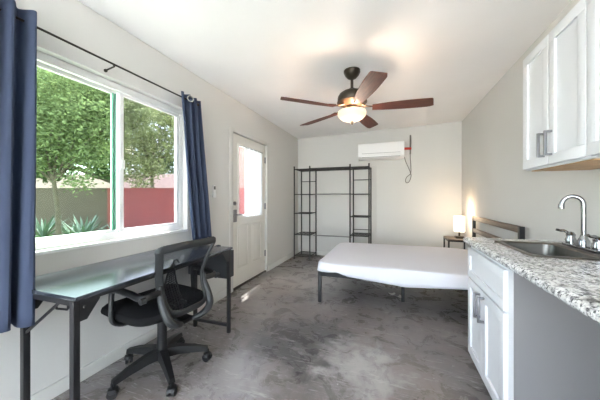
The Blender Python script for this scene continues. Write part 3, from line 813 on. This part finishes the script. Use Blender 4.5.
for k in range(5):
    a = R(5.5+72*k)
    if blade0 is None:
        bl = blade_bm().build('blade', M['fanblade'], o)
        b = MB(); b.tube([(.10, 0, .03), (.15, 0, .012), (.20, 0, .008), (.25, 0, .008)], [.016, .014, .014, .010], 8, flat=.5)
        b.prism([(.20, -.035), (.27, -.02), (.29, 0), (.27, .02), (.20, .035)], 'z', .004, .009)
        ir = b.build('blade_iron', M['bronze'], bl); blade0 = (bl, ir)
    else:
        bl = blade0[0].copy(); C.objects.link(bl); bl.parent = o
        ir = blade0[1].copy(); C.objects.link(ir); ir.parent = bl
    bl.location = (0, 0, 2.085-fzc); bl.rotation_euler = (0, 0, a)

# ---------------------------------------------------------------- kitchen: shaker fronts
def shaker(b, axis_x, y0, y1, z0, z1, s=.055, th=.018):
    """door in the plane x=axis_x facing -x: frame plus recessed panel"""
    x0, x1 = axis_x-th, axis_x
    b.box(x0, x1, y0, y1, z1-s, z1, .0015); b.box(x0, x1, y0, y1, z0, z0+s, .0015)
    b.box(x0, x1, y0, y0+s, z0+s, z1-s, .0015); b.box(x0, x1, y1-s, y1, z0+s, z1-s, .0015)
    b.box(x0+.010, x1, y0+s-.002, y1-s+.002, z0+s-.002, z1-s+.002)
def pull(b, x, y, z0, z1):
    b.box(x-.034, x-.022, y-.006, y+.006, z0, z1, .001)
    for z in (z0, z1-.012): b.box(x-.028, x, y-.006, y+.006, z, z+.012, .001)
# upper cabinets
UX = .825
def upper(y0, y1, label, hand=True):
    o = thing('wall_cabinet', label, 'cabinet', (1.0, (y0+y1)/2, 1.355))
    b = MB(); b.box(UX, XR, y0, y1, 1.355, 2.09, .001); wpart(b, 'body', M['cab'], o)
    b = MB(); b.box(UX+.02, XR-.005, y0+.02, y1-.02, 1.350, 1.356); u = wpart(b, 'underside', M['cabwood'], o); u['label'] = 'bare wood underside'
    ym = (y0+y1)/2
    for a0, a1, hy in ((y0+.003, ym-.0025, ym-.035), (ym+.0025, y1-.003, ym+.035)):
        b = MB(); shaker(b, UX-.001, a0, a1, 1.365, 2.08); dr = wpart(b, 'door', M['cab'], o)
        b = MB(); pull(b, UX-.019, hy, 1.41, 1.545); spart(b, 'handle', M['nickel'], o, dr)
upper(1.49, 2.07, 'white shaker wall cabinet on the right wall, the farther one, with two grey handles')
upper(.88, 1.488, 'white shaker wall cabinet at the right picture edge, nearest the viewer')
# base cabinet
CX = .487; CY0, CY1 = 1.38, 2.03
o = thing('base_cabinet', 'white shaker base cabinet with two doors under the granite counter', 'cabinet', (.8, (CY0+CY1)/2, 0))
b = MB(); b.box(CX+.018, XR-.005, CY0, CY0+.018, .10, .870); b.box(CX+.018, XR-.005, CY1-.018, CY1, .10, .870); b.box(CX+.018, XR-.005, CY0+.018, CY1-.018, .10, .12); b.box(XR-.02, XR-.005, CY0+.018, CY1-.018, .12, .87); b.box(CX+.018, CX+.036, CY0+.018, CY1-.018, .12, .87)
wpart(b, 'body', M['cab'], o, smooth=False)
b = MB(); b.box(CX+.0185, CX+.036, CY0-.004, CY0, .10, .870); b.box(CX+.036, XR-.005, CY0-.002, CY0, 0.0, .870); sp = wpart(b, 'side_panel', M['cabside_shade'], o, smooth=False); sp['label'] = 'plain side panel with its shade painted in as grey'
b = MB(); b.box(CX+.085, XR-.005, CY0, CY1, 0, .10); wpart(b, 'toe_kick', M['cabside_shade'], o, smooth=False)
ym = 1.735
b = MB(); shaker(b, CX+.018, CY0+.055, CY1-.004, .655, .845, .045); dr = wpart(b, 'drawer_front', M['cab'], o)
for a0, a1, hy in ((CY0+.055, ym-.0015, ym-.035), (ym+.0015, CY1-.004, ym+.035)):
    b = MB(); shaker(b, CX+.018, a0, a1, .140, .643); dr = wpart(b, 'door', M['cab'], o)
    b = MB(); pull(b, CX, hy, .475, .62); spart(b, 'handle', M['nickel'], o, dr)
# countertop with sink cut-out
KX, KZ0, KZ1 = .462, .870, .912
SX0, SX1, SY0, SY1 = .615, .955, 1.475, 1.885     # bowl opening
ky0, ky1 = .30, 2.045
b = MB()
n = 8; prof = [(KX+.02, KZ0)]+[(KX+.02-.02*math.sin(PI*k/n)**.7, KZ0+(KZ1-KZ0)*k/n) for k in range(1, n)]+[(KX+.02, KZ1)]
b.prism(prof, 'y', ky0, ky1)
b.box(KX+.02, SX0, ky0, ky1, KZ0, KZ1); b.box(SX1, XR-.002, ky0, ky1, KZ0, KZ1)
b.box(SX0, SX1, ky0, SY0, KZ0, KZ1); b.box(SX0, SX1, SY1, ky1, KZ0, KZ1)
tag(b.build('countertop', M['granite'], smooth=False), 'speckled grey and white granite countertop along the right wall', 'countertop')
b = MB(); b.box(KX+.04, XR-.005, ky0+.01, ky0+.03, 0, KZ0); tag(b.build('support_panel', M['cabside_shade']), 'grey panel carrying the near end of the granite countertop', 'panel')
# sink
o = thing('sink', 'stainless steel drop-in sink set in the granite counter', 'sink', ((SX0+SX1)/2, (SY0+SY1)/2, KZ1))
def rr(x0, x1, y0, y1, r, z, n=8):
    P = []
    for cx_, cy_, a0 in ((x1-r, y1-r, 0), (x0+r, y1-r, 90), (x0+r, y0+r, 180), (x1-r, y0+r, 270)):
        for k in range(n+1):
            a = R(a0+90*k/n); P.append(Vector((cx_+r*math.cos(a), cy_+r*math.sin(a), z)))
    return P
bx1 = SX1-.085
loops = [rr(SX0-.022, SX1+.022, SY0-.022, SY1+.022, .02, KZ1+.001), rr(SX0-.018, SX1+.018, SY0-.018, SY1+.018, .02, KZ1+.007),
         rr(SX0+.002, bx1+.010, SY0+.002, SY1-.002, .04, KZ1+.006), rr(SX0+.010, bx1, SY0+.010, SY1-.010, .05, KZ1-.002),
         rr(SX0+.020, bx1-.010, SY0+.020, SY1-.020, .05, KZ1-.14), rr(SX0+.050, bx1-.045, SY0+.050, SY1-.050, .05, KZ1-.165)]
b = MB(); VV = [[b.bm.verts.new(p) for p in L] for L in loops]
for A, B in zip(VV, VV[1:]):
    n = len(A)
    for k in range(n): b.bm.faces.new((A[k], A[(k+1) % n], B[(k+1) % n], B[k]))
b.bm.faces.new(VV[-1]); wpart(b, 'basin', M['steel'], o)
b = MB(); b.lathe([(0, .004), (.035, .004), (.042, .001), (.042, -.0)], ((SX0+bx1)/2, (SY0+SY1)/2, KZ1-.165), 24); wpart(b, 'drain', M['chrome'], o)
# faucet
FXx, FYy = .925, 1.725; fz = KZ1+.007
o = thing('faucet', 'chrome gooseneck faucet with two lever handles behind the sink', 'faucet', (FXx, FYy, fz))
b = MB(); b.box(FXx-.028, FXx+.028, FYy-.125, FYy+.125, fz, fz+.014, .006, 3); b.lathe([(.024, 0), (.024, .03), (.016, .045), (.012, .06)], (FXx, FYy, fz+.012), 20); wpart(b, 'base', M['chrome'], o)
pts = [(FXx, FYy, fz+.03), (FXx, FYy, fz+.10), (FXx, FYy, fz+.22)]
for k in range(1, 13):
    a = PI*k/12*.94; pts.append((FXx-.034+.034*math.cos(a), FYy+.018*(1-math.cos(a)), fz+.228+.042*math.sin(a)))
pts.append((pts[-1][0]-.004, pts[-1][1], pts[-1][2]-.02))
b = MB(); b.tube(pts, .0105, 14); e = pts[-1]; b.cyl((e[0], e[1], e[2]-.012), (e[0], e[1], e[2]+.012), .013, seg=16); wpart(b, 'spout', M['chrome'], o)
for s_ in (-1, 1):
    hy = FYy+s_*.10
    b = MB(); b.lathe([(.022, 0), (.024, .02), (.018, .035), (.020, .05), (.012, .062), (0, .066)], (FXx, hy, fz+.012), 20)
    b.tube(smooth_loop([(FXx, hy, fz+.062), (FXx-.02, hy+s_*.015, fz+.078), (FXx-.035, hy+s_*.02, fz+.078), (FXx-.052, hy+s_*.025, fz+.084)], 5, False), .0075, 10)
    wpart(b, 'lever_handle', M['chrome'], o)

# ---------------------------------------------------------------- outdoors
GZ = -.12
MB().box(-32, 14, -18, 34, GZ-.2, GZ).build('lawn', M['lawn'], kind='structure', smooth=False)
MB().box(-7, 9, -12, YR-T-.02, GZ, GZ+.03).build('bounce_slab', mat('pale_bounce_slab', srgb(226, 224, 220), .9, noise=.06, nscale=2), kind='structure', smooth=False)  # unseen pale slab, added to bounce sunlight onto the ceiling
MB().box(-4.2, XL-T-.01, YR-T-.02, 7, GZ, GZ+.03).build('bounce_strip', mat('pale_bounce_strip', srgb(190, 182, 172), .95, noise=.12, nscale=9), kind='structure', smooth=False)  # unseen pale ground, added so the bounce indoors is brighter and less green
ct, st = math.cos(R(19.84)), math.sin(R(19.84))
def W(xc, d, z): return Vector((xc*ct-d*st, xc*st+d*ct, z))
def wallrun(name, m, xa_, xb_, d, z1, label, cat):
    b = MB(); b.obox(W(xa_, d, (z1+GZ)/2), W(xb_, d, (z1+GZ)/2), .12, z1-GZ)
    nb = int((xb_-xa_)/.15)
    r_ = wpart
    o = thing(name, label, cat, W((xa_+xb_)/2, d, GZ)); p = wpart(b, 'boards', m, o, smooth=False)
    b = MB(); b.obox(W(xa_, d, z1+.015), W(xb_, d, z1+.015), .16, .03); wpart(b, 'cap', m, o, smooth=False)
    return o
wallrun('red_fence', M['redfence'], -6.75, -.9, 9.0, 1.50, 'red painted fence across the yard, seen through the window', 'fence')
wallrun('garden_wall', M['brownfence'], -17, -6.75, 9.02, 1.50, 'brown garden wall behind the agave plants across the yard', 'wall')
# neighbouring house
o = thing('neighbour_house', 'low house with pinkish shingle roof beyond the fence', 'house', W(-9.5, 19, GZ))
b = MB(); z0, z1, z2 = GZ, 1.85, 3.0
A = [W(-22, 17, 0), W(-5.5, 17, 0), W(-5.5, 22, 0), W(-22, 22, 0)]
lo = [b.bm.verts.new((p.x, p.y, z0)) for p in A]; hi = [b.bm.verts.new((p.x, p.y, z1)) for p in A]
b.bm.faces.new(lo); b.bm.faces.new(hi)
for k in range(4): b.bm.faces.new((lo[k], lo[(k+1) % 4], hi[(k+1) % 4], hi[k]))
wpart(b, 'wall', M['stucco'], o, smooth=False)
b = MB()
e = [W(-22.5, 16.4, z1-.03), W(-5, 16.4, z1-.03), W(-5, 22.6, z1-.03), W(-22.5, 22.6, z1-.03)]; rg = [W(-20, 19.5, z2), W(-7.6, 19.5, z2)]
E_ = [b.bm.verts.new(p) for p in e]; G_ = [b.bm.verts.new(p) for p in rg]
b.bm.faces.new((E_[0], E_[1], G_[1], G_[0])); b.bm.faces.new((E_[1], E_[2], G_[1])); b.bm.faces.new((E_[2], E_[3], G_[0], G_[1])); b.bm.faces.new((E_[3], E_[0], G_[0])); b.bm.faces.new(E_)
wpart(b, 'roof', M['rooftile'], o, smooth=False)

b = MB(); b.obox(W(-3.6, 12.2, 1.9), W(-.8, 12.2, 1.9), .3, 4.1); o = thing('garden_shed', 'pink-brown brick building behind the fence, seen through the door glass', 'building', W(-2.2, 12.2, GZ))
wpart(b, 'wall', mat('pink_brick', srgb(176, 140, 130), .9, noise=.15, nscale=5), o, smooth=False)
b = MB(); b.obox(W(-3.75, 12.2, 3.99), W(-.65, 12.2, 3.99), .5, .1); wpart(b, 'roof', M['rooftile'], o, smooth=False)
def tree(label, base, trunk_h, blobs, m, nleaf, size, seed, tr=.09):
    rnd = random.Random(seed)
    o = thing('tree', label, 'tree', base, group=None)
    b = MB(); B = Vector(base)
    top = B+Vector((rnd.uniform(-.15, .15), rnd.uniform(-.1, .1), trunk_h))
    b.tube([B-Vector((0, 0, .05)), B.lerp(top, .5)+Vector((.04, .02, 0)), top], [tr, tr*.8, tr*.65], 9)
    for (c_, r_) in blobs:
        c_ = Vector(c_)
        mid = top.lerp(c_, .5)+Vector((rnd.uniform(-.2, .2), rnd.uniform(-.2, .2), .15))
        b.tube([top-Vector((0, 0, .2)), mid, c_], [tr*.55, tr*.35, tr*.12], 6)
    wpart(b, 'trunk', M['bark'], o)
    tot = sum(r_**2 for _, r_ in blobs)
    V = []; Fc = []
    for (c_, r_) in blobs:
        c_ = Vector(c_)
        ncl = max(6, int(nleaf*r_**2/tot/14))
        for _ in range(ncl):
            d_ = Vector((rnd.gauss(0, 1), rnd.gauss(0, 1), rnd.gauss(0, 1))).normalized()*r_*rnd.uniform(.35, 1.05)**.6
            d_.z *= .8; cc = c_+d_
            for _ in range(14):
                p = cc+Vector((rnd.gauss(0, .15), rnd.gauss(0, .15), rnd.gauss(0, .11)))
                a = Vector((rnd.gauss(0, 1), rnd.gauss(0, 1), rnd.gauss(0, .6))).normalized(); n_ = Vector((rnd.gauss(0, 1), rnd.gauss(0, 1), rnd.gauss(0, 1)))
                s2 = a.cross(n_).normalized(); L = size*rnd.uniform(.7, 1.4)
                i = len(V); V += [p-a*L, p+s2*L*.4, p+a*L, p-s2*L*.4]; Fc.append((i, i+1, i+2, i+3))
    me = bpy.data.meshes.new('foliage'); me.from_pydata([v-B for v in V], [], Fc); me.materials.append(m)
    f = bpy.data.objects.new('foliage', me); C.objects.link(f); f.parent = o; f['kind'] = 'stuff'
    return o
def blobs(lst): return [(W(x, d_, z), r_) for x, d_, z, r_ in lst]
tree('light green leafy tree with a thin trunk standing in the yard before the wall', W(-6.15, 6.5, GZ), 1.9,
     blobs([(-6.3, 6.5, 2.9, .9), (-7.2, 6.8, 3.3, .9), (-5.3, 6.7, 3.1, .8), (-6.2, 7.0, 4.1, 1.1), (-5.2, 7.2, 4.1, .9), (-6.6, 6.2, 2.1, .45), (-5.5, 6.6, 2.2, .40), (-7.6, 7.2, 4.3, .9), (-4.6, 7.0, 3.5, .6), (-5.6, 6.4, 1.6, .22)]), M['leafmid'], 30000, .048, 4, .062)
tree('dense dark green tree rising behind the brown wall', W(-9.0, 12.5, GZ), 2.2,
     blobs([(-9, 12.5, 4.2, 1.8), (-11.5, 12.5, 4.2, 1.8), (-13.5, 13, 4.0, 1.8), (-9.2, 13, 6.2, 1.6), (-10.5, 13, 6.8, 2.2), (-13, 13, 6.5, 2.0), (-9.0, 12, 2.9, 1.0), (-12, 12, 2.9, 1.1), (-14.8, 13, 3.3, 1.2)]), M['leafdark'], 34000, .10, 9, .16)
tree('airy yellow-green tree drooping over the red fence', W(-5.9, 10.2, GZ), 2.4,
     blobs([(-6.0, 10.2, 3.9, 1.0), (-5.2, 10.0, 3.3, .75), (-6.6, 9.8, 3.0, .7), (-5.7, 9.7, 2.4, .55), (-5.2, 10.1, 4.6, .8), (-6.3, 9.8, 5.0, 1.0), (-6.4, 9.6, 2.1, .4), (-4.7, 10.0, 2.9, .35), (-4.7, 9.9, 3.9, .35), (-5.9, 9.5, 1.75, .3)]), M['leaflight'], 17000, .055, 21, .09)
tree('small distant tree at the right of the window, behind the roof', W(-9.0, 25.0, GZ), 3.0,
     blobs([(-10.2, 25, 3.6, 1.1), (-12, 25, 4.6, 1.5), (-14, 25, 4.5, 1.6), (-8.6, 25, 3.2, .9)]), M['leafdark'], 5000, .14, 33, .15)
# agaves
def agave(x, d_, h, n, label, seed):
    rnd = random.Random(seed); B = W(x, d_, GZ)
    b = MB()
    for k in range(n):
        a = 2*PI*k/n*2.4+rnd.uniform(-.2, .2); el = rnd.uniform(.5, 1.35); L = h*rnd.uniform(.8, 1.15)
        dv = Vector((math.cos(a)*math.cos(el), math.sin(a)*math.cos(el), math.sin(el))); sd_ = Vector((-math.sin(a), math.cos(a), 0)); nn = dv.cross(sd_)
        L_, R_, M_ = [], [], []
        for i in range(6):
            t = i/5; w_ = .045*(1-t)**.6*(.6+t) if t < 1 else .002
            p = B+dv*L*t+Vector((math.cos(a), math.sin(a), 0))*.12*t*t
            L_.append(b.bm.verts.new(p+sd_*w_)); R_.append(b.bm.verts.new(p-sd_*w_)); M_.append(b.bm.verts.new(p+nn*w_*.35))
        for i in range(5):
            b.bm.faces.new((L_[i], L_[i+1], M_[i+1], M_[i])); b.bm.faces.new((M_[i], M_[i+1], R_[i+1], R_[i])); b.bm.faces.new((L_[i], R_[i], R_[i+1], L_[i+1]))
    for v in b.bm.verts: v.co.z = max(v.co.z, GZ)
    tag(b.build('agave_plant', M['agave'], origin=B, smooth=False), label, 'plant', 'agave plants along the garden wall')
agave(-8.15, 8.1, .80, 26, 'spiky grey-green plant left of the thin tree trunk, next to the near curtain', 5)
agave(-7.15, 8.0, .55, 26, 'spiky grey-green plant just right of the thin tree trunk', 1)
agave(-6.52, 7.7, .78, 28, 'tallest spiky plant, before the end of the brown wall', 2)
agave(-5.90, 8.2, .52, 24, 'spiky plant nearest the red fence, beside the window divider', 7)

# ---------------------------------------------------------------- light
world = bpy.data.worlds.new('World'); sc.world = world; world.use_nodes = True
nt = world.node_tree; bg = nt.nodes['Background']
sky = nt.nodes.new('ShaderNodeTexSky'); sky.sky_type = 'NISHITA'; sky.sun_disc = False
sky.sun_elevation = R(62); sky.sun_rotation = R(-60); sky.air_density = 1; sky.dust_density = 1.0; sky.ozone_density = 1
mxw = nt.nodes.new('ShaderNodeMixRGB'); mxw.inputs[0].default_value = .55; mxw.inputs[2].default_value = (.98, .99, 1.02, 1)
sky.sun_rotation = R(-60)
scl = nt.nodes.new('ShaderNodeMixRGB'); scl.blend_type = 'MULTIPLY'; scl.inputs[0].default_value = 1; scl.inputs[2].default_value = (.22, .22, .22, 1)
nt.links.new(sky.outputs[0], scl.inputs[1]); nt.links.new(scl.outputs[0], mxw.inputs[1])
nt.links.new(mxw.outputs[0], bg.inputs['Color']); bg.inputs['Strength'].default_value = 3.0
def lamp(kind, name, loc, energy, col, **k):
    l = bpy.data.lights.new(name, kind); l.energy = energy; l.color = col
    for a, v in k.items(): setattr(l, a, v)
    o = bpy.data.objects.new(name, l); C.objects.link(o); o.location = loc; return o
s = lamp('SUN', 'sun', (-5, 5, 9), 8.0, (1, .95, .87), angle=R(.6))
s.rotation_euler = Vector((.41, -.55, -1.87)).to_track_quat('-Z', 'Y').to_euler()
lamp('POINT', 'fan_lamp', (fx, fy, 1.86), 1.3, (1, .88, .74), shadow_soft_size=.06)
lamp('POINT', 'fan_uplight', (fx+.04, fy-.05, 2.035), 2.6, (1, .74, .52), shadow_soft_size=.025)
lamp('POINT', 'table_lamp_light', (LX, LY, nz+.40), 1.1, (1, .70, .42), shadow_soft_size=.04)

# ---------------------------------------------------------------- camera
cam = bpy.data.cameras.new('camera'); co = bpy.data.objects.new('camera', cam); C.objects.link(co)
co.location = (0, 0, 1.18); co.rotation_euler = (R(90), 0, R(19.84))
cam.sensor_width = 36; cam.lens = 36*255/600; cam.shift_y = -2/600; cam.clip_start = .05; cam.clip_end = 200
sc.camera = co
sc.view_settings.view_transform = 'Standard'; sc.view_settings.look = 'None'; sc.view_settings.gamma = 1
sc.view_settings.use_curve_mapping = False; sc.view_settings.exposure = 2.45
